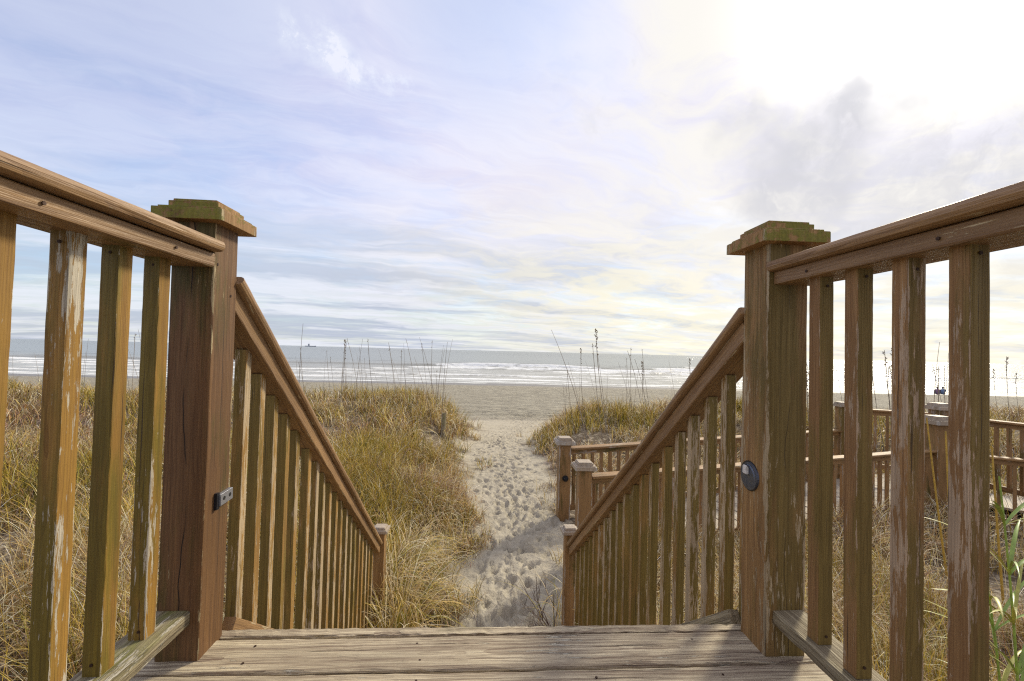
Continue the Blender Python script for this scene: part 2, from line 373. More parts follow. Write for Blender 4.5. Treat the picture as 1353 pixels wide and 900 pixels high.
def fast_mesh(name, V, F, smooth=True):
    me = bpy.data.meshes.new(name); V = np.ascontiguousarray(V, dtype=np.float32); F = np.ascontiguousarray(F, dtype=np.int32)
    me.vertices.add(len(V)); me.vertices.foreach_set('co', V.ravel())
    k = F.shape[1]; me.loops.add(F.size); me.loops.foreach_set('vertex_index', F.ravel())
    me.polygons.add(len(F)); me.polygons.foreach_set('loop_start', np.arange(0, F.size, k, dtype=np.int32))
    try: me.polygons.foreach_set('loop_total', np.full(len(F), k, dtype=np.int32))
    except Exception: pass
    me.polygons.foreach_set('use_smooth', np.full(len(F), smooth)); me.update(calc_edges=True); me.validate(); return me
gme = fast_mesh('sand', V, F)
xl, xr = edges(YY); rag = .6*fbm(XX, YY, .55, 61, 3)
lit = np.maximum(ss(-.02, .45, xl-XX+rag), ss(-.02, .45, XX-xr+rag))*(1-ss(15.2, 16.8, YY+rag*2+.5*fbm(XX,YY,3,63,2)))
at = gme.attributes.new('litter', 'FLOAT', 'POINT'); at.data.foreach_set('value', lit.ravel().astype(np.float32))
m, t, b = new_mat('sand_and_grass_litter')
geo = t.node('ShaderNodeNewGeometry').outputs['Position']; px_, py_, pz_ = t.sep(geo)[:3]
la = t.node('ShaderNodeAttribute', attribute_name='litter').outputs['Fac']
nf = t.noise(geo, 260, 3, .7); nm = t.noise(geo, 9, 5, .65); nl = t.noise(t.v('MULTIPLY', geo, (.25,1,1)), 1.2, 5, .6)
sand = t.mix(t.mr(nm, .3, .7), (.46,.415,.315), (.33,.295,.22))
sand = t.mix(t.mr(nl, .35, .65), sand, (.44,.395,.30))
sand = t.mix(t.m('MULTIPLY', t.mr(nf, .35, .7), .6), sand, (.20,.17,.12))
deb = t.mr(t.noise(t.v('MULTIPLY', geo, (30,22,30)), 1, 5, .75), .64, .69, 0, .6)
sand = t.mix(deb, sand, (.13,.09,.055))
bz = t.m('MULTIPLY', t.mr(py_, 19, 21.5, 0, 1), .75)
sand = t.mix(bz, sand, t.mix(t.mr(t.noise(t.v('MULTIPLY', geo, (1.4,2.4,1)), 1., 10, .86), .42,.58), (.40,.37,.28), (.15,.135,.10)))
wet = t.mr(t.m('ADD', py_, t.m('MULTIPLY', nl, 2)), 46.5, 49.5, 0, 1)
sand = t.mix(t.m('MULTIPLY', wet, .9), sand, (.13,.118,.10))
thatch = t.mix(t.mr(t.noise(t.v('MULTIPLY', geo, (60,60,60)), 1, 5, .7), .35, .65), (.13,.09,.045), (.035,.022,.014))  # brown litter, darkened further to stand for shadow gaps between blades
thatch = t.mix(t.mr(nm, .5, .62, 0, .6), thatch, (.40,.34,.25))
t.put(b.inputs['Base Color'], t.mix(la, sand, thatch))
t.put(b.inputs['Roughness'], t.m('SUBTRACT', .92, t.m('MULTIPLY', wet, .5)))
h1 = t.m('ADD', t.m('MULTIPLY', nf, .12), t.m('MULTIPLY', t.noise(geo, 34, 4, .6), .9))
h2 = t.m('MULTIPLY', t.noise(t.v('MULTIPLY', geo, (1.2,2.4,1)), 1.0, 6, .72), t.m('MULTIPLY', t.mr(py_, 18, 22, 0, 22), t.m('SUBTRACT', 1., wet)))
t.put(b.inputs['Normal'], t.bump(t.m('ADD', h1, h2), .9, .02))
tag(place('ground', gme, m), None, None, None, 'structure')
GZ = lambda x, y: float(base_z(np.array(float(x)), np.array(float(y))))

# ------------------------------------------------------------------ sea
SEA = -3.0
wx = np.concatenate([-np.geomspace(9000, 160, 22)[:-1], np.arange(-160, 260, 1.1), np.geomspace(260, 9000, 20)])
wy = np.concatenate([np.arange(47, 80, .28), np.arange(80, 150, .42), np.geomspace(150, 18000, 90)])
WX, WY = np.meshgrid(wx, wy)
near = (1-ss(110, 240, WX))*(ss(-190,-120,WX))
WZ = np.zeros_like(WX); foam = np.zeros_like(WX)
Wr = np.random.default_rng(3)
crests = [(132,.30,2.6,0),(118,.26,2.2,1),(101,.75,2.4,2),(92,.40,1.6,3),(84,.30,1.3,4),(75,.24,1.1,5),(67,.17,.9,6),(60,.12,.8,7),(55,.07,.6,8)]
for Yc, h, wd, sd_ in crests:
    yc = Yc + 3.5*fbm(WX, WX*0+sd_*7., 60, 70+sd_, 3) + 1.4*fbm(WX, WX*0+sd_*3., 9, 60+sd_, 3) 
    am = h*np.clip(.55+1.5*fbm(WX, WX*0+sd_*11., 34, 80+sd_, 3), .05, 1.3)
    d = WY-yc
    prof = np.where(d > 0, np.exp(-(d/wd)**2*.35), np.exp(-(d/(wd*.45))**2))
    WZ += am*prof
    brk = ss(.62, .9, am/h) if 95 < Yc < 128 else ss(.30, .55, am/h) if Yc < 128 else ss(.95,1.2,am/h)
    sp = 2.2 if Yc > 80 else 1.6
    foam = np.maximum(foam, brk*np.where(d > 0, np.exp(-(d/.5)**2)*.9, np.exp(-(-d/(wd*.9)) **2*.6)*(1-.0*h)))
    foam = np.maximum(foam, .78*brk*(d < 0)*np.exp(d/(wd*2.6)))
foam = np.maximum(foam, .56*(1-ss(84, 96, WY))); foam = np.maximum(foam, .40*(1-ss(94,106,WY)))
edge_y = 51.3 + 1.6*fbm(WX, WX*0, 30, 95, 3)
foam = np.maximum(foam, .95*np.exp(-((WY-edge_y-.5)/.7)**2))
WZ += .05*fbm(WX, WY, 3.0, 97, 3)*ss(52, 70, WY) + .16*fbm(WX, WY*2.5, 16, 98, 3)*ss(70,120,WY)*(1-ss(400,900,WY))
n_y, n_x = WX.shape; V = np.stack([WX, WY, WZ+SEA+ss(70,40,WY)*-.01], -1).reshape(-1,3)
idx = np.arange(n_y*n_x).reshape(n_y, n_x); F = np.stack([idx[:-1,:-1], idx[:-1,1:], idx[1:,1:], idx[1:,:-1]], -1).reshape(-1,4)
sme = fast_mesh('sea', V, F)
at = sme.attributes.new('foam', 'FLOAT', 'POINT'); at.data.foreach_set('value', foam.ravel().astype(np.float32))
m, t, b = new_mat('sea_water_with_foam')
geo = t.node('ShaderNodeNewGeometry').outputs['Position']; _, py_, _ = t.sep(geo)[:3]
fa = t.node('ShaderNodeAttribute', attribute_name='foam').outputs['Fac']
fn_ = t.m('ADD', t.m('MULTIPLY', t.noise(t.v('MULTIPLY', geo, (.11,.42,1)), 1, 8, .72, .6), .6), t.m('MULTIPLY', t.noise(t.v('MULTIPLY', geo, (.7,1.1,1)), 1, 6, .75), .4))
fm = t.mr(t.m('ADD', fa, t.m('MULTIPLY', t.m('SUBTRACT', fn_, .5), 3.0)), .50, 1.0, 0, .92)
wc = t.mix(t.mr(py_, 60, 160), (.30,.295,.25), (.20,.22,.205))
t.put(b.inputs['Base Color'], t.mix(fm, wc, (.76,.78,.77)))
t.put(b.inputs['Roughness'], t.mr(fm, 0, 1, .24, .8)); b.inputs['IOR'].default_value = 1.33
wb = t.m('ADD', t.noise(t.v('MULTIPLY', geo, (.5,1.4,1)), 1, 6, .62), t.m('MULTIPLY', t.noise(t.v('MULTIPLY', geo, (.05,.22,1)), 1, 4, .6), t.mr(py_, 80, 600, 1.0, 9.)))
t.put(b.inputs['Normal'], t.bump(wb, .75, .30))
tag(place('water', sme, m), None, None, None, 'structure')

# ------------------------------------------------------------------ grass (numpy ribbons)
def ribbons(P0, az, L, lean, droop, wdt, c0, c1, nseg=5, twist=None):
    n = len(P0); T = np.linspace(0, 1, nseg+1)[None,:]
    ang = lean[:,None] + droop[:,None]*T**1.3            # angle from vertical along the blade
    dl = L[:,None]/nseg
    hx = np.cumsum(np.concatenate([np.zeros((n,1)), (np.sin(ang)*dl)[:,:-1]],1),1)
    hz = np.cumsum(np.concatenate([np.zeros((n,1)), (np.cos(ang)*dl)[:,:-1]],1),1)
    wob = (rng.random(n)-.5)[:,None]*.25*L[:,None]*T**2
    ca, sa = np.cos(az)[:,None], np.sin(az)[:,None]
    X = P0[:,0:1]+hx*ca-wob*sa; Y = P0[:,1:2]+hx*sa+wob*ca; Z = P0[:,2:3]+hz
    pw = az[:,None]+math.pi/2+(rng.random(n)-.5)[:,None]*1.6
    wv = wdt[:,None]*.5*np.clip(1.15-T**2.2*1.1, .06, 1)
    A = np.stack([X-np.cos(pw)*wv, Y-np.sin(pw)*wv, Z], -1); B = np.stack([X+np.cos(pw)*wv, Y+np.sin(pw)*wv, Z+wv*.3], -1)
    V = np.stack([A,B],2).reshape(-1,3)
    b0 = (np.arange(n)*(nseg+1)*2)[:,None]+np.arange(nseg)[None,:]*2
    F = np.stack([b0, b0+1, b0+3, b0+2], -1).reshape(-1,4)
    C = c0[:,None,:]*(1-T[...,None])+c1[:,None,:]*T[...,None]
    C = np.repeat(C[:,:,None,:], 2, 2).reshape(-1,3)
    return V, F, C
gmat, t, b = new_mat('dune_grass_blades')
ca = t.node('ShaderNodeAttribute', attribute_name='tint').outputs['Color']
t.put(b.inputs['Base Color'], ca); b.inputs['Roughness'].default_value = .6; b.inputs['Specular IOR Level'].default_value = .25
tr = t.node('ShaderNodeBsdfTranslucent'); t.put(tr.inputs[0], t.mix(.5, ca, (.5,.42,.12), 'MULTIPLY'))
ms = t.node('ShaderNodeMixShader'); ms.inputs[0].default_value = .18
t.l.new(b.outputs[0], ms.inputs[1]); t.l.new(tr.outputs[0], ms.inputs[2])
t.l.new(ms.outputs[0], t.n['Material Output'].inputs[0])
STRAW = np.array([[.66,.54,.32],[.74,.64,.44],[.48,.34,.15],[.54,.38,.11],[.34,.21,.10]])
GREEN = np.array([[.24,.21,.03],[.34,.28,.04],[.16,.17,.03],[.42,.33,.06]])
RUST = np.array([[.33,.17,.06],[.26,.16,.13],[.20,.14,.12]])
def inside(x, y, poly):
    r = np.ones(x.shape, bool)
    for (a, b_) in zip(poly, poly[1:]+poly[:1]): r &= ((b_[0]-a[0])*(y-a[1])-(b_[1]-a[1])*(x-a[0])) > 0
    return r
_w = Vector((P7.x-P4.x, P7.y-P4.y)).normalized(); _n = Vector((-_w.y, _w.x))
if _n.x < 0: _n = -_n
POLY1 = [(P2.x-.1,P2.y-.05),(P4.x,P4.y-.05),(P4.x+.3,P4.y+1.2),(P3.x,P3.y+.1),(P1.x-.1,P1.y+.1)]
POLY2 = [(P4.x,P4.y),(P7.x,P7.y),(P7.x+_n.x*1.3,P7.y+_n.y*1.3),(P4.x+_n.x*1.3,P4.y+_n.y*1.3)]
def in_structures(x, y):
    return ((x > -1.0) & (x < 1.05) & (y < 4.1)) | inside(x, y, POLY1) | inside(x, y, POLY2)
def grass_patch(x0, x1, y0, y1, tufts, per, wid, Lr, side):
    tx = rng.uniform(x0, x1, tufts); ty = rng.uniform(y0, y1, tufts)
    xl, xr = edges(ty); ed = (xl-tx) if side < 0 else (tx-xr); rg = .75*fbm(tx, ty, .55, 61, 3)
    dens = ss(-.12, .85, ed+rg)*(1-ss(14.2, 16.6, ty+1.2*fbm(tx, ty, 3, 63, 2)))
    dens *= np.clip(.62+1.7*fbm(tx, ty, .8, 66, 2), .10, 1)
    dens = np.where((ty > 8) & (side < 0), dens*(1-.75*np.exp(-((tx+1.55)/.35)**2-((ty-13.0)/.9)**2)), dens)
    stk = (np.abs(tx-(-1.02)) < .3) & (ty > 8.6) & (ty < 10.75)
    k = (rng.random(tufts) < dens) & ~in_structures(tx, ty) & ~stk
    tx, ty, ed = tx[k], ty[k], ed[k]; n = len(tx)*per
    px = np.repeat(tx, per)+rng.normal(0, .055, n); py = np.repeat(ty, per)+rng.normal(0, .055, n)
    ok = ~((px > -.93) & (px < 1.0) & (py < 4.0)); px, py = px[ok], py[ok]; rep = np.repeat(np.arange(len(tx)), per)[ok]; n = len(px)
    pz = base_z(px, py)-.02
    pat = fbm(tx, ty, 1.9, 75, 3)[rep]; pat2 = fbm(tx, ty, 1.3, 79, 3)[rep]
    hollow = np.exp(-((px+8.6)/2.6)**2-((py-8.6)/1.5)**2)+.9*np.exp(-((px+2.7)/.8)**2-((py-8.4)/.7)**2)       # dead tangle on the far left
    green = (rng.random(n) < np.clip(.06+1.2*pat+.12*(py > 10)-.8*hollow-.04*(py < 5), .03, .7))
    rust = (rng.random(n) < np.clip(.14+.7*pat2+.55*hollow, .03, .85)) & ~green
    c = STRAW[rng.integers(0, len(STRAW), n)]
    c = np.where(green[:,None], GREEN[rng.integers(0, len(GREEN), n)], c); c = np.where(rust[:,None], RUST[rng.integers(0, len(RUST), n)], c)
    c = c*(rng.uniform(.40, 1.5, n)[:,None])
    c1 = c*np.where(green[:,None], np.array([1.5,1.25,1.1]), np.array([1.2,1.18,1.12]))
    L = rng.uniform(*Lr, n)*(1+.5*fbm(tx, ty, 1.1, 90, 2)[rep]); L = np.where(green, L*1.05, L)*np.clip(.55+ed[rep]*.9, .5, 1)
    az = rng.uniform(0, 2*math.pi, n)*.7+np.repeat(rng.uniform(0, 2*math.pi, len(tx)), per)[ok]
    lean = np.abs(rng.normal(.20, .24, n)); dr = np.where(green, rng.uniform(.2, 1.4, n), rng.uniform(.6, 3.6, n))
    w_ = wid*rng.uniform(.6, 1.5, n)
    return ribbons(np.stack([px,py,pz],-1), az, L, lean, dr, w_, c, np.clip(c1,0,.75))
def build_grass(parts, name, label):
    Vs, Fs, Cs, o = [], [], [], 0
    for V, F, C in parts: Vs.append(V); Fs.append(F+o); Cs.append(C); o += len(V)
    me = fast_mesh(name, np.concatenate(Vs), np.concatenate(Fs))
    C = np.concatenate(Cs); C = np.concatenate([C, np.ones((len(C),1))],1).astype(np.float32)
    a = me.attributes.new('tint', 'FLOAT_COLOR', 'POINT'); a.data.foreach_set('color', C.ravel())
    me.materials.append(gmat); ob = bpy.data.objects.new(name, me); COL.objects.link(ob)
    return tag(ob, label, 'grass', None, 'stuff')
def clumps(spots, per, Lr, w_, dr=(1.6,3.6)):
    c = np.array(spots, float); n = len(c)*per; rep_ = np.repeat(np.arange(len(c)), per)
    px = c[rep_,0]+rng.normal(0,.045,n); py = c[rep_,1]+rng.normal(0,.045,n); pz = base_z(px,py)-.02
    col_ = STRAW[rng.integers(0, 4, n)]*rng.uniform(.6,1.25,n)[:,None]
    g_ = rng.random(n) < .22; col_ = np.where(g_[:,None], GREEN[rng.integers(0,len(GREEN),n)], col_)
    return ribbons(np.stack([px,py,pz],-1), rng.uniform(0,2*math.pi,n), rng.uniform(*Lr,n), np.abs(rng.normal(.2,.15,n)), rng.uniform(*dr,n), w_*rng.uniform(.7,1.4,n), col_, np.clip(col_*1.1,0,.8), nseg=9)
_c1 = [(random.uniform(-.95,-.56), random.uniform(4.12,4.8)) for _ in range(14)]+[(random.uniform(-1.6,-1.02), random.uniform(2.2,4.2)) for _ in range(12)]
_c3 = [(-.74,3.74),(-.70,3.62),(-.64,3.70),(-.76,3.52),(-.60,3.85),(-.70,3.90)]
_c1 += [(-.56,3.75),(-.70,3.98),(-.62,3.86),(-.66,4.1),(-.78,4.05),(-.90,4.02),(-.58,4.0)]
_c2 = [(.98,4.05),(.74,4.08),(1.06,3.8),(.9,4.3),(1.12,4.5),(1.2,4.9),(1.12,3.3)]
_c4 = [(random.uniform(-1.15,-.36), random.uniform(4.6,6.1)) for _ in range(46)]
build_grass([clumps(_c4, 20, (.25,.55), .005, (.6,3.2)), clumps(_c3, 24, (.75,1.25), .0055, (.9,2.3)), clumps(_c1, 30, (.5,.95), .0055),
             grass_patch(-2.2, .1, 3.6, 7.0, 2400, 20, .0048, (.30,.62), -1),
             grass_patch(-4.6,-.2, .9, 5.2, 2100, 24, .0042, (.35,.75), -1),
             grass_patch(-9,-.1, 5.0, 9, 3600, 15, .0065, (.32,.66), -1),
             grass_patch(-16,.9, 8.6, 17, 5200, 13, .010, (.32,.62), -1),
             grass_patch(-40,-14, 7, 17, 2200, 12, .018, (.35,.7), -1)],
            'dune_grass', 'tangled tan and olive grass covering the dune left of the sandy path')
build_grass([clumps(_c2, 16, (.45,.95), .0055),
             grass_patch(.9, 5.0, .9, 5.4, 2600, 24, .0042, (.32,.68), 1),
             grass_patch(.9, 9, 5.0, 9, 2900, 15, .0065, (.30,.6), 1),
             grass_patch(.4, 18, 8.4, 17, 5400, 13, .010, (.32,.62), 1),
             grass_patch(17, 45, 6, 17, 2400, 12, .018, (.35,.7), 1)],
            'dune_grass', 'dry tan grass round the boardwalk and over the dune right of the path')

# ------------------------------------------------------------------ deck
deck = thing('deck', (0,0,0), 'weathered grey brown plank landing at the top of the beach stairs', 'deck')
XL, XR = -.905, .975
def deck_board(y0, y1, z1=0., th=.034, nails=True, **kw):
    yc = (y0+y1)/2
    o = timber('deck_board', 'deck', deck, (XL+random.uniform(-.008,.008), yc, z1-th/2), (XR+random.uniform(-.008,.008), yc, z1-th/2), y1-y0, th, xdir=(0,1,0), **kw)
    if nails:
        for xn in (-.62, -.17, .30, .64):
            for q in (.25, .75):
                p = Vector((xn+random.uniform(-.02,.02), y0+(y1-y0)*q, z1+.0004))
                me = bm_mesh(lambda bm: cyl(bm, (0,0,-.002), (0,0,.0006), .0034, n=8))
                place('nail', me, M['rust'], o, Matrix.Translation(p))
    return o
deck_board(1.345, 1.380, -.004, nails=False, ragged=.0022, jit=.0012, segs=90)
y = 1.336
for k in range(18):
    deck_board(y-.137, y, random.uniform(-.003,.002), nails=(k < 3), ragged=.0009, jit=.0009, segs=60, bev=.007); y -= .147
for jx in (-.86, 0., .93):
    timber('joist', 'grey', deck, (jx, 1.30, -.11), (jx, -1.3, -.11), .038, .14)
timber('joist', 'grey', deck, (XL+.01, 1.325, -.12), (XR-.01, 1.325, -.12), .03, .15, xdir=(0,1,0))

# ------------------------------------------------------------------ posts
CAPT = [(.098,.0,.033),(.087,.033,.041),(.070,.041,.060),(.062,.060,.068)]
def post(x, y, hw, z0, z1, label, cat='post', mat='post', capmat='cap', cs=1., group=None):
    o = thing('newel_post', (x, y, z0), label, cat, group)
    body = timber('shaft', mat, o, (x, y, z0), (x, y, z1), hw*2, hw*2, bev=.004, segs=24, jit=.0005)
    c = place('post_cap', cap_mesh([(a*cs, b_*cs, c_*cs) for a, b_, c_ in CAPT]), M[capmat], o, Matrix.Translation((x, y, z1-.001)))
    return o
PL = post(-.8035, 1.303, .0565, -1.9, 1.182, 'brown stained post with mossy cap and grey latch plate, left of the stair head', mat='post', cs=.93)
PR = post(.877, 1.283, .060, -1.9, 1.182, 'tall brown post with mossy cap and round metal disc, right of the stair head', mat='post_r')
# the latch plate on the left post (faces +x)
pp = at_y(294, 655, 1.295); zc = .455
d = ray(294, 656); zc = H + d.z*(-.747/d.x); yc = -.747/d.x*d.y
lp = place('latch_plate', bm_mesh(lambda bm: [bmesh.ops.create_cube(bm, size=1, matrix=Matrix.Translation((0.006,0,0)) @ Matrix.Diagonal((.012,.062,.034,1))), bmesh.ops.bevel(bm, geom=bm.edges[:], offset=.0015, segments=2, affect='EDGES')]), M['steel'], PL, Matrix.Translation((-.7465, yc, zc)) @ Matrix.Rotation(D2R(3),4,'X'))
for s in (-.013, .015):
    place('screw_hole', bm_mesh(lambda bm: cyl(bm, (.011,s,.001), (.0128,s,.001), .0055, n=14)), M['hole'], lp, Matrix.Translation((-.7465, yc, zc)) @ Matrix.Rotation(D2R(3),4,'X'))
place('keeper', bm_mesh(lambda bm: [bmesh.ops.create_cube(bm, size=1, matrix=Matrix.Translation((0.004,-.036,-.002)) @ Matrix.Diagonal((.009,.012,.046,1)))]), M['black'], PL, Matrix.Translation((-.7465, yc, zc)))
for (a, bb) in ((1.262, 1.07), (1.33, .99)):
    place('nail', bm_mesh(lambda bm: cyl(bm, (0,0,0), (.002,0,0), .0038, n=10)), M['rust'], PL, Matrix.Translation((-.7472, a, bb)))
# round disc latch on the right post (faces -x)
d = ray(992, 629); k = .817/d.x; yc = d.y*k; zc = H+d.z*k
def disc(bm):
    cyl(bm, (0,0,0), (-.008,0,0), .042, .040, 40); cyl(bm, (-.008,0,0), (-.0105,0,0), .034, .030, 40)
dm = place('disc_latch', bm_mesh(disc), M['disc'], PR, Matrix.Translation((.8172, yc, zc)))
place('disc_backplate', bm_mesh(lambda bm: cyl(bm, (0,0,0), (-.003,0,0), .045, n=40)), M['black'], PR, Matrix.Translation((.8173, yc+.004, zc)))
place('clip', bm_mesh(lambda bm: [bmesh.ops.create_cube(bm, size=1, matrix=Matrix.Translation((-.0145,.004,.019)) @ Matrix.Diagonal((.008,.022,.026,1))), bmesh.ops.bevel(bm, geom=bm.edges[:], offset=.002, segments=2, affect='EDGES')]), M['white'], dm, Matrix.Translation((.8172, yc, zc)))
place('clip_spring', bm_mesh(lambda bm: cyl(bm, (-.012,-.006,.030), (-.012,.016,.030), .0035, n=8)), M['black'], dm, Matrix.Translation((.8172, yc, zc)))

# ------------------------------------------------------------------ deck railings
def rounded_rail(name, parent, p0, p1, w, th, mat='rail'):
    return timber(name, mat, parent, p0, p1, w, th, bev=th*.40, segs=int((Vector(p1)-Vector(p0)).length/.05), jit=.0007)
def deck_railing(side, label):
    o = thing('deck_railing', (side*.83, 0, 0), label, 'railing')
    Ye, Y0 = (1.245, -1.25) if side < 0 else (1.221, -1.25)
    cxx = -.806 if side < 0 else .893
    rounded_rail('cap_rail', o, (cxx, Y0, 1.115), (cxx, Ye, 1.115), .172, .031)
    timber('sub_rail', 'rail', o, (cxx, Y0, 1.0795), (cxx, Ye, 1.0795), .122, .038, bev=.004, segs=40, jit=.0008)
    for yq in (1.10, .77, .40):
        place('nail', bm_mesh(lambda bm: cyl(bm, (0,0,0), (-side*.0022,0,0), .0036, n=8)), M['rust'], o, Matrix.Translation((cxx-side*.0612, yq+random.uniform(-.03,.03), 1.078)))
    bx_ = -.818 if side < 0 else .884
    timber('bottom_rail', 'grey', o, (bx_, Y0, .110), (bx_, Ye+.001, .110), .092, .038, bev=.005, segs=60, jit=.0012, ragged=.001)
    ys = [1.126-.1195*k-.016*(k > 2) for k in range(20)] if side < 0 else [1.073-.1165*k for k in range(20)]
    bx0 = -.820 if side < 0 else .876
    for i, yy in enumerate(ys):
        if yy < -1.2: break
        bo = timber('baluster', 'bal_l' if side < 0 else 'bal_r', o, (bx0+random.uniform(-.002,.002), yy+.0195, .130), (bx0+random.uniform(-.0015,.0015), yy+.0195+random.uniform(-.003,.003), 1.062), .038, .038, bev=.0022, segs=26, jit=.0005)
        if i < 5:
            for zq in (.152, 1.04):
                place('nail', bm_mesh(lambda bm: cyl(bm, (0,0,0), (0,-.0022,0), .0034, n=8)), M['rust'], bo, Matrix.Translation((bx0+random.uniform(-.006,.006), yy+.0003, zq+random.uniform(-.006,.006))))
    return o
deck_railing(-1, 'left deck railing of ochre stained balusters under a worn brown cap rail')
deck_railing(1, 'right deck railing of pinkish peeling balusters under a dark brown cap rail')

# ------------------------------------------------------------------ stairs
SL = .754
def stair_railing(side, label, x_in, z_top, drift, Yend, Ytop):
    o = thing('stair_railing', (x_in, 2.6, -.4), label, 'railing')
    X = lambda Y, off: x_in + side*off + drift*(Y-1.36)
    top = lambda Y: z_top - SL*(Y-1.36)
    q = math.sqrt(1+SL*SL)
    def run(name, off, dz_perp, w_, th_, mat, bev, Ya=Ytop, Yb=Yend, **kw):
        a = Vector((X(Ya,off), Ya, top(Ya)-dz_perp*q)); c = Vector((X(Yb,off), Yb, top(Yb)-dz_perp*q))
        return timber(name, mat, o, a, c, w_, th_, bev=bev, segs=60, jit=.0007, **kw)
    run('cap_rail', .086, .0155, .150, .031, 'rail', .012)
    run('sub_rail', .086, .031+.028, .105, .054, 'rail', .004)
    run('skirt_board', .045, (z_top-.06)/q+.11, .036, .22, 'grey' if side > 0 else 'rail', .004, Ya=Ytop+.004)
    run('bottom_rail', .088, (z_top-.02)/q+.02, .045, .036, 'grey', .004)
    Y = Ytop+.055; n = 0
    while Y < Yend-.05:
        x = X(Y, .086); zb = .03-SL*(Y-1.36)-.05; zt = top(Y)-.080*q
        timber('baluster', 'bal_s', o, (x, Y, zb), (x+random.uniform(-.003,.003), Y+random.uniform(-.003,.003), zt), .036, .036, bev=.002, segs=14, jit=.0005)
        Y += .1175 if n != 5 else .15; n += 1
    return o
stair_railing(-1, 'left stair railing sloping down from the landing into tall grass', -.720, 1.064, -.035, 3.80, 1.362)
stair_railing(1, 'right stair railing sloping down towards the boardwalk entrance',   .790, 1.003, -.035, 3.66, 1.345)
st = thing('staircase', (0, 2.6, -1.7), 'wooden stair flight dropping from the landing to the sand', 'stairs')
for k in range(9):
    Y = 1.40+.25*k; z = -.187*(k+1); xd = -.035*(Y-1.36)
    for q in (0, .128):
        timber('tread', 'deck', st, (-.70+xd, Y+.062+q, z-.02), (.765+xd, Y+.062+q, z-.02), .122, .034, xdir=(0,1,0), segs=16)
for s, xx in ((-1,-.70),(1,.74)):
    timber('stringer', 'grey', st, (xx, 1.39, -.20), (xx-.09, 3.75, -1.96), .036, .22)
def low_post(x, y, hw, z0, z1, label, cs=.70, mat='walk', group=None, capmat='lowcap'):
    return post(x, y, hw, z0, z1, label, mat=mat, capmat=capmat, cs=cs, group=group)
low_post(-.852, 3.865, .045, -2.0, -.722, 'short end post with bleached cap at the foot of the left stair railing, in grass')
low_post(.760, 3.725, .045, -2.1, -.672, 'short end post with bleached cap at the foot of the right stair railing, in sand', cs=.72)

# ------------------------------------------------------------------ boardwalk on the right
def walk_post(P, hw, pytop, px, dep, label, capz=None, mat='walk'):
    top = bpt(px, pytop, dep).z; z0 = GZ(P.x, P.y)-.3
    return low_post(P.x, P.y, hw, z0, top, label, cs=hw/.060*.97, mat=mat), top
bp1, t1 = walk_post(P1, .086, 586, 745, 6.4, 'square post with dark round knob, leftmost at the boardwalk entrance')
place('knob', bm_mesh(lambda bm: (cyl(bm, (0,0,0), (0,-.02,0), .045, .04, 20), cyl(bm, (0,-.02,0), (0,-.05,0), .03, .018, 16))), M['black'], bp1, Matrix.Translation((P1.x+.008, P1.y-.0865, bpt(745,630,6.4).z)))
bp2, t2 = walk_post(P2, .080, 619, 771, 5.2, 'reddish brown post with bleached cap, nearer post of the boardwalk entrance')
bp3, t3 = walk_post(P3, .075, 537, 1112, 8.3, 'slim distant post where the lower boardwalk rail ends, seen between balusters', mat='post_r')
bp4, t4 = walk_post(P4, .115, 560, 1238, 6.95, 'stout corner post of the boardwalk with flat bleached cap')
bp5, t5 = walk_post(P5, .100, 541, 1241, 7.55, 'corner post directly behind the stout boardwalk corner post')
def walk_rail(A, B, za, zb, label, zbase=None, sp=.15, hwA=.08, hwB=.08, group=None):
    A = Vector((A.x, A.y, 0)); B = Vector((B.x, B.y, 0)); u = (B-A).normalized(); A2 = A+u*hwA; B2 = B-u*hwB; L = (B2-A2).length
    nrm = Vector((-u.y, u.x, 0)); o = thing('boardwalk_railing', (A2.x, A2.y, za-1), label, 'railing')
    z = lambda s: za+(zb-za)*s/L
    e = lambda s, h: A2+u*s+Vector((0,0,z(s)+h))
    timber('cap_rail', 'walk', o, e(0,-.02), e(L,-.02), .15, .036, xdir=nrm, bev=.01, segs=20, jit=.001)
    timber('sub_rail', 'walk', o, e(0,-.075), e(L,-.075), .04, .07, xdir=nrm, bev=.003, segs=20, jit=.001)
    hb = zbase if zbase is not None else 1.0
    timber('bottom_rail', 'walk', o, e(0,-hb+.12), e(L,-hb+.12), .04, .08, xdir=nrm, bev=.003, segs=20, jit=.001)
    n = int(L/sp)
    for k in range(n):
        s = (k+.5)*L/n
        timber('baluster', 'walk', o, e(s,-hb+.10), e(s,-.10)+Vector((0,0,.0)), .042, .042, xdir=nrm, bev=.002, segs=6)
    return o
rz = lambda px, py, dep: bpt(px, py, dep).z
walk_rail(P1, P3, rz(757,591,6.43), rz(1108,567,8.3), 'far side railing of the lower boardwalk run, starting at the knob post', hwA=.086, hwB=.075)
walk_rail(P2, P4, rz(785,627,5.25), rz(1222,594,6.9), 'near side railing of the lower boardwalk run, ending at the stout corner post', hwA=.08, hwB=.115)
walk_rail(P3, P5, rz(1150,541,8.0), rz(1232,546,7.6), 'short higher railing behind, between the slim post and the rear corner post', hwA=.075, hwB=.10, zbase=1.15)
walk_rail(P5, P6, rz(1250,548,7.5), rz(1420,566,5.9), 'upper rear railing running right from the rear corner post out of the frame', hwA=.10, hwB=.0, zbase=1.15)
walk_rail(P4, P7, rz(1250,596,6.9), rz(1420,613,6.0), 'lower front railing running right from the stout corner post out of the frame', hwA=.115, hwB=.0, zbase=1.05)
bw = thing('boardwalk', (P2.x, P2.y, -1.5), 'pale sunlit plank boardwalk between the low railings on the right', 'boardwalk')
u = Vector((P4.x-P2.x, P4.y-P2.y, 0)); L = u.length; u.normalize()
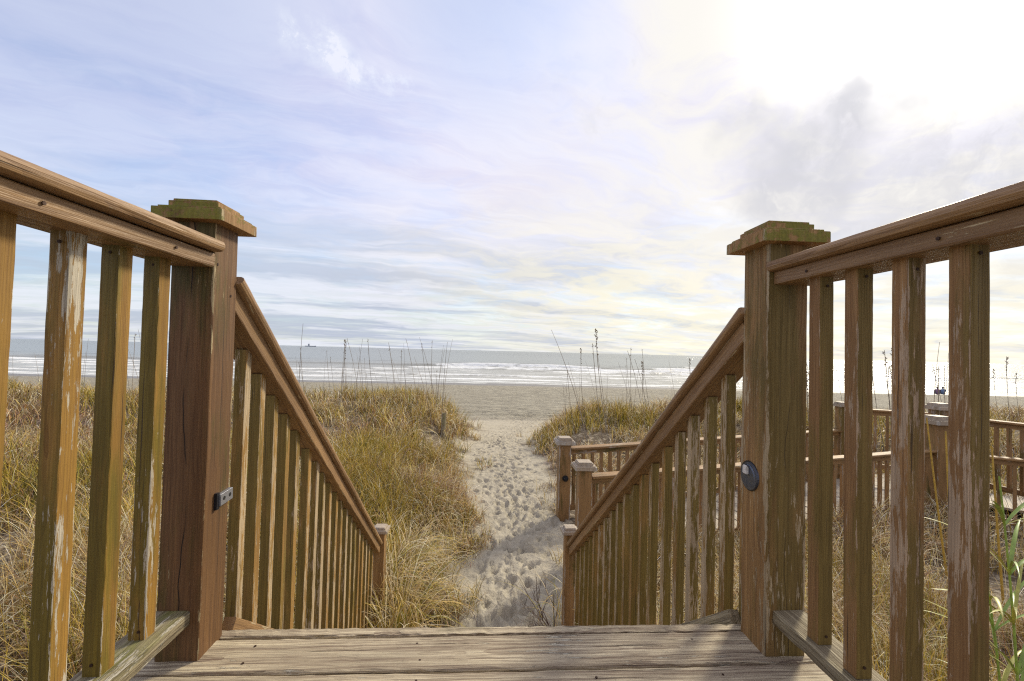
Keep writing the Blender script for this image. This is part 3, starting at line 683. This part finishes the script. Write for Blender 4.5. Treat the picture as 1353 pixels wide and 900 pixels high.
u3 = Vector((P3.x-P1.x, P3.y-P1.y, 0)); L3 = u3.length; u3.normalize()
n = 26
for k in range(2, n+7):
    s = k/n
    a = Vector((P2.x,P2.y,0))+u*(L*s); c = Vector((P1.x,P1.y,0))+u3*(L3*s)
    zz_ = -1.50+.10*min(1, max(0, s-.2)/.5)
    a.z = zz_; c.z = zz_
    wv = (u*L/n).length
    timber('walk_board', 'walkdeck', bw, a, c, wv*.93, .036, xdir=u, segs=6)
dd = Vector((P7.x-P4.x, P7.y-P4.y, 0)); 
nn = Vector((P5.x-P4.x, P5.y-P4.y, 0))+Vector((.45,.75,0))
for k in range(26):
    a = Vector((P4.x,P4.y,0))+u*.45+dd*(k/25.); c = a+Vector((_n.x,_n.y,0))*1.2
    a.z = c.z = -1.36
    timber('walk_board', 'walkdeck', bw, a, c, dd.length/25*.93, .036, xdir=dd, segs=6)

# ------------------------------------------------------------------ stake on the left dune
sp_ = bpt(585, 572, 10.7); zg = GZ(sp_.x, sp_.y)
zt = bpt(585, 546, 10.7).z
def stake(bm):
    cyl(bm, (0,0,-.3), (0,0,zt-zg), .062, .056, 12)
    for v in bm.verts:
        v.co.x += random.gauss(0,.004); v.co.y += random.gauss(0,.004)
        if v.co.z > .1: v.co.z += random.gauss(0,.012)
    bmesh.ops.recalc_face_normals(bm, faces=bm.faces)
tag(place('stake', bm_mesh(stake), M['grey'], None, Matrix.Translation((sp_.x, sp_.y, zg)) @ Matrix.Rotation(D2R(3),4,'Y')),
    'weathered grey wooden stake standing in the grass left of the path', 'stake')

# ------------------------------------------------------------------ sea oats
M['oat'] = plain('dry_seed_stalk', (.28,.23,.17), .7, 0, 30)
M['oathead'] = plain('seed_head', (.22,.16,.09), .8, 0, 60)
def tube_pts(bm, pts, r0, r1, n=4):
    rings = []
    for i, p in enumerate(pts):
        r = r0+(r1-r0)*i/(len(pts)-1)
        rings.append([bm.verts.new((p[0]+r*math.cos(2*math.pi*j/n), p[1]+r*math.sin(2*math.pi*j/n), p[2])) for j in range(n)])
    for a, b_ in zip(rings[:-1], rings[1:]):
        for j in range(n): bm.faces.new((a[j], a[(j+1)%n], b_[(j+1)%n], b_[j]))
def oat_meshes(seed, head):
    R = random.Random(seed); lean = R.uniform(-.26, .05); cv = R.uniform(-.15, .1); az = R.uniform(-.6,.6)
    pts = [(math.cos(az)*(lean*s+cv*s*s), math.sin(az)*(lean*s+cv*s*s), s) for s in np.linspace(0, 1, 9)]
    st_ = bm_mesh(lambda bm: tube_pts(bm, pts, .0038, .0016))
    def hd(bm):
        tube_pts(bm, [(p[0]+.001,p[1]+.001,p[2]) for p in pts[5:]], .0035, .002)
        for k in range(int(22*head)+3):
            s = 1-R.random()*.30*min(1, head+.2); i = min(7, int(s*8)); f_ = s*8-i
            p = [pts[i][q]*(1-f_)+pts[i+1][q]*f_ for q in range(3)]
            an = R.uniform(0, 6.28); l_ = R.uniform(.015,.045)*(.6+head*.6); wd = R.uniform(.005,.011)*(.5+head*.6)
            dx_, dy_, dz_ = math.cos(an)*l_*.7, math.sin(an)*l_*.7, R.uniform(-.6,.7)*l_
            a = Vector(p); c = a+Vector((dx_,dy_,dz_)); m_ = (a+c)/2
            q = Vector((-dy_,dx_,0)).normalized()*wd
            v = [bm.verts.new(a), bm.verts.new(m_+q), bm.verts.new(c), bm.verts.new(m_-q), bm.verts.new(m_+Vector((0,0,wd))), bm.verts.new(m_-Vector((0,0,wd)))]
            for f4 in ((0,1,4),(1,2,4),(2,3,4),(3,0,4),(1,0,5),(2,1,5),(3,2,5),(0,3,5)): bm.faces.new([v[z_] for z_ in f4])
    return st_, bm_mesh(hd)
HEAD = [.12,.05,.25,.08,.2,.05,.12,.6,.08]
protos = [oat_meshes(s, h) for s, h in ((1,.12),(2,.05),(3,.25),(4,.08),(5,.2),(6,.05),(7,.12),(8,.6),(9,.08))]
def oat(pxb, dep, pyt, label, group, pk=None, lean=0.):
    P = bpt(pxb, 520, dep); zg = GZ(P.x, P.y); zt = bpt(pxb, pyt, dep).z; h = max(.35, zt-zg)
    a, b_ = protos[pk if pk is not None else random.randrange(len(protos))]
    o = thing('sea_oat_stalk', (P.x, P.y, zg-.02), label, 'grass stalk', group)
    o.rotation_euler = (0, lean, random.uniform(-.8,.8) if lean == 0 else 0); o.scale = (h*.9, h*.9, h) if h > 1.2 else (1, 1, h)
    if HEAD[protos.index((a, b_))] < .1:          # bare stalk: one mesh, no head
        bpy.data.objects.remove(o)
        if not a.materials: a.materials.append(M['oat'])
        o = bpy.data.objects.new('sea_oat_stalk', a); COL.objects.link(o); tag(o, label, 'grass stalk', group)
        o.location = (P.x, P.y, zg-.02); o.rotation_euler = (0, lean, random.uniform(-.8,.8) if lean == 0 else 0)
        o.scale = (h*.9, h*.9, h) if h > 1.2 else (1, 1, h); return
    for nm, me, mt in (('stem', a, M['oat']), ('seed_head', b_, M['oathead'])):
        c = bpy.data.objects.new(nm, me); COL.objects.link(c)
        if not me.materials: me.materials.append(mt)
        c.parent = o
R2 = random.Random(11)
gA = 'sea oat stalks on the left dune crest'
for k in range(46):
    xb = R2.uniform(395, 700) if k < 6 else R2.uniform(388, 585)
    if xb > 600: xb -= 90
    oat(xb, R2.uniform(10.5, 13.8), R2.choice([R2.uniform(445, 475), R2.uniform(470, 505)]), 'thin bare sea oat stalk on the left dune crest against the sea', gA)
oat(396, 9.5, 426, 'tallest thin stalk on the left, beside the sloping stair rail', None, 5, -.03)
gB = 'sea oat stalks on the far left dune'
for k in range(22): oat(R2.uniform(2, 205), R2.uniform(9.5, 13), R2.uniform(428, 478), 'thin sea oat stalk seen through the left deck balusters', gB)
gC = 'sea oat stalks on the right dune crest'
for k in range(34): oat(R2.uniform(745, 955), R2.uniform(10.5, 13.5), R2.choice([R2.uniform(458, 485), R2.uniform(475, 510)]), 'thin sea oat stalk on the right dune crest against the surf', gC)
oat(777, 10.5, 433, 'tall bent stalk left of the tallest seeded stalk on the right dune', None, 3, -.06)
oat(806, 10.5, 432, 'tallest stalk on the right dune, with a seeded top above the horizon', None, 7, -.05)
oat(797, 10.6, 452, 'seeded stalk leaning close beside the tallest stalk on the right dune', None, 4, -.10)
gD = 'sea oat stalks on the far right dune'
for k in range(40): oat(R2.uniform(1068, 1352), R2.uniform(8.8, 13), R2.uniform(455, 500), 'thin sea oat stalk seen through the right deck balusters', gD)
oat(1236, 7.9, 452, 'dark thick stalk leaning between the right deck balusters above the boardwalk', None, 1, -.13)

# ------------------------------------------------------------------ leafy reed, yellow stalks, twig shrub
M['leaf'] = plain('fresh_green_leaf', (.26,.36,.06), .4, 0, 25, .4)
M['leafy'] = plain('yellow_green_leaf', (.42,.40,.08), .45, 0, 25, .3)
M['reed'] = plain('yellow_reed_stem', (.50,.32,.05), .5, 0, 40)
M['twig'] = plain('dark_dead_twig', (.12,.075,.055), .8, 0, 60)
def leaf_mesh(base, az, L, lean, droop, wd, n=12):
    V = []; F = []; p = Vector(base); 
    for i in range(n+1):
        tt = i/n; an = lean+droop*tt
        w_ = wd*math.sin(math.pi*min(1, tt*.92+.12))**.7*.5; side = Vector((-math.sin(az), math.cos(az), 0))
        V += [p-side*w_+Vector((0,0,w_*.45)), p.copy(), p+side*w_+Vector((0,0,w_*.45))]
        p = p+Vector((math.cos(az)*math.sin(an), math.sin(az)*math.sin(an), math.cos(an)))*(L/n)
    for i in range(n):
        for j in (0,1): F.append((i*3+j, i*3+j+1, i*3+j+4, i*3+j+3))
    return mesh_np('leaf', V, F, True)
def reed(px, py, dep, h, label, nleaf, seed):
    R = random.Random(seed); P = bpt(px, py, dep); zg = GZ(P.x, P.y)
    o = thing('leafy_reed', (P.x, P.y, zg), label, 'plant')
    pts = [(P.x-.10*s*s, P.y+.03*s, zg+h*s) for s in np.linspace(0,1,8)]
    place('stem', bm_mesh(lambda bm: tube_pts(bm, pts, .008, .004, 6), smooth=True), M['leaf'], o)
    for k in range(nleaf):
        s = .18+.8*k/nleaf; i = min(6, int(s*7)); p = pts[i]
        az = R.choice([R.uniform(-.7,.7), R.uniform(2.4,3.9)])+R.uniform(-.3,.3)
        place('leaf', leaf_mesh(p, az, R.uniform(.32,.55), R.uniform(.35,.9), R.uniform(.5,1.6), R.uniform(.012,.022)), M['leaf'] if R.random() < .65 else M['leafy'], o)
reed(1352, 800, 2.35, 1.85, 'broad leaved green reed growing at the right edge beyond the deck railing', 30, 5)
reed(1330, 850, 2.55, 1.25, 'lower green reed with arching leaves left of the tall reed', 18, 8)
for k, (a, b_, dep, lab) in enumerate((((1255,700),(1222,552),4.6,'long yellow reed stalk leaning in front of the stout corner post'),
                                  ((1262,760),(1247,570),4.4,'thin yellow reed stalk just right of the leaning one'),
                                  ((1328,760),(1308,590),4.2,'orange reed stalk before the lower front boardwalk railing'))):
    A = bpt(*a, dep); B = bpt(*b_, dep); A.z = GZ(A.x, A.y)
    tag(place('reed_stalk', bm_mesh(lambda bm: tube_pts(bm, [tuple(A.lerp(B, s)+Vector((.02*s*s,0,0))) for s in np.linspace(0,1,7)], .011, .007, 6), smooth=True), M['reed']), lab, 'reed')
def shrub(bm):
    R = random.Random(21)
    def br(p, d, L, r, lev):
        pts = [p]; q = p.copy(); dd_ = d.copy()
        for i in range(5):
            dd_ = (dd_+Vector((R.gauss(0,.13),R.gauss(0,.13),R.gauss(0,.10)))).normalized(); q = q+dd_*(L/5); pts.append(q.copy())
        tube_pts(bm, [tuple(a) for a in pts], r, r*.45, 4)
        if lev < 3:
            for k in range(R.randint(3,4)):
                i = R.randint(1,5); nd = (dd_+Vector((R.gauss(0,.6),R.gauss(0,.6),R.gauss(.1,.45)))).normalized()
                br(pts[i], nd, L*R.uniform(.4,.6), r*.55, lev+1)
    for k in range(7):
        br(Vector((0,0,0)), Vector((R.uniform(-1.0,-.1),R.uniform(-.3,.5),R.uniform(.7,1.4))).normalized(), R.uniform(.35,.62), .005, 0)
sx, sy = .70, 3.98
tag(place('twig_shrub', bm_mesh(shrub), M['twig'], None, Matrix.Translation((sx, sy, GZ(sx,sy)-.03))),
    'leafless dark twiggy shrub at the foot of the right stair post', 'shrub')

# ------------------------------------------------------------------ distant ship
shp = bpt(410, 458, 2600); 
o = thing('ship', (shp.x, shp.y, SEA), 'tiny grey ship on the horizon above the left dune', 'ship')
M['ship'] = plain('ship_grey_haze_tint', (.42,.46,.54), .6, 0, .05)  # ship grey made paler and bluer: distance haze put into the colour
def hull(bm):
    vs = []
    for x_, w_ in ((-30,2),(-24,5),(18,5),(32,.4)):
        for z_, k_ in ((-1,.7),(5 if x_ < 20 else 6.5,1)): vs.append([bm.verts.new((x_, -w_*k_, z_)), bm.verts.new((x_, w_*k_, z_))])
    for i in range(3):
        a, b_, c, d_ = vs[2*i], vs[2*i+1], vs[2*i+2], vs[2*i+3]
        bm.faces.new((a[0],c[0],d_[0],b_[0])); bm.faces.new((a[1],b_[1],d_[1],c[1])); bm.faces.new((b_[0],d_[0],d_[1],b_[1])); bm.faces.new((a[0],a[1],c[1],c[0]))
    bm.faces.new((vs[0][0],vs[1][0],vs[1][1],vs[0][1])); bm.faces.new((vs[6][0],vs[6][1],vs[7][1],vs[7][0]))
T = Matrix.Translation((shp.x, shp.y, SEA)) @ Matrix.Rotation(D2R(10),4,'Z')
place('hull', bm_mesh(hull), M['ship'], o, T)
place('bridge', bm_mesh(lambda bm: [bmesh.ops.create_cube(bm, size=1, matrix=Matrix.Translation((-8,0,9)) @ Matrix.Diagonal((9,8,9,1))), bmesh.ops.create_cube(bm, size=1, matrix=Matrix.Translation((-8,0,14.5)) @ Matrix.Diagonal((6,9,3,1)))]), M['ship'], o, T)
place('mast', bm_mesh(lambda bm: cyl(bm, (-8,0,15), (-8,0,24), .9, .5, 6)), M['ship'], o, T)

# ------------------------------------------------------------------ two people sitting at the water's edge
M['skin'] = plain('skin', (.45,.28,.2), .6); M['hair'] = plain('dark_hair', (.04,.025,.02), .7)
M['trous'] = plain('dark_trousers', (.10,.11,.15), .8)
def person(px, dep, coat, label, turn):
    P = bpt(px, 520, dep); zg = GZ(P.x, P.y)
    J = {'pelvis':(0,0,.12,.15),'waist':(0,.02,.30,.14),'chest':(0,.05,.50,.16),'neck':(0,.07,.64,.06),'head':(0,.10,.74,.085),'crown':(0,.10,.84,.08)}
    for s, q in ((-1,'l'),(1,'r')):
        J.update({q+'hip':(s*.09,.05,.11,.10),q+'knee':(s*.15,.42,.44,.065),q+'ankle':(s*.14,.66,.07,.045),q+'toe':(s*.15,.82,.04,.04),
                  q+'sh':(s*.17,.06,.56,.07),q+'elb':(s*.27,.20,.36,.05),q+'wr':(s*.16,.42,.42,.038),q+'hand':(s*.08,.48,.44,.035)})
    E_ = [('pelvis','waist'),('waist','chest'),('chest','neck'),('neck','head'),('head','crown')]
    for q in 'lr': E_ += [('pelvis',q+'hip'),(q+'hip',q+'knee'),(q+'knee',q+'ankle'),(q+'ankle',q+'toe'),('chest',q+'sh'),(q+'sh',q+'elb'),(q+'elb',q+'wr'),(q+'wr',q+'hand')]
    ks = list(J); me = bpy.data.meshes.new('person'); me.from_pydata([J[k_][:3] for k_ in ks], [(ks.index(a), ks.index(b_)) for a, b_ in E_], [])
    ob = bpy.data.objects.new('person', me); COL.objects.link(ob)
    md = ob.modifiers.new('skin','SKIN'); 
    if not me.skin_vertices: me.attributes  # layer is made with the modifier
    if me.skin_vertices:
        for i, k_ in enumerate(ks): me.skin_vertices[0].data[i].radius = (J[k_][3],)*2
        me.skin_vertices[0].data[0].use_root = True
    ob.modifiers.new('sub','SUBSURF').levels = 1; ob.modifiers[-1].render_levels = 1
    me.materials.append(coat); ob.location = (P.x, P.y, zg); ob.rotation_euler = (0,0,turn)
    tag(ob, label, 'person')
    hr = place('hair', bm_mesh(lambda bm: bmesh.ops.create_uvsphere(bm, u_segments=14, v_segments=10, radius=.105, matrix=Matrix.Translation((0,.085,.80)) @ Matrix.Diagonal((.95,1,1.05,1))), smooth=True), M['hair'])
    hr.parent = ob
    for s in (-1,1):
        tm = place('trouser_leg', bm_mesh(lambda bm: (cyl(bm, (s*.09,.03,.12), (s*.15,.42,.45), .115, .082, 12), cyl(bm, (s*.15,.42,.45), (s*.14,.64,.10), .080, .058, 12)), smooth=True), M['trous']); tm.parent = ob
person(1239, 50.0, plain('plum_jacket', (.24,.14,.22), .8), 'small figure in a plum jacket sitting on the far shore, seen through the right balusters', -.6)
person(1246, 50.3, plain('blue_jacket', (.16,.24,.40), .8), 'small figure in a blue jacket sitting right of the plum one on shore', -.7)
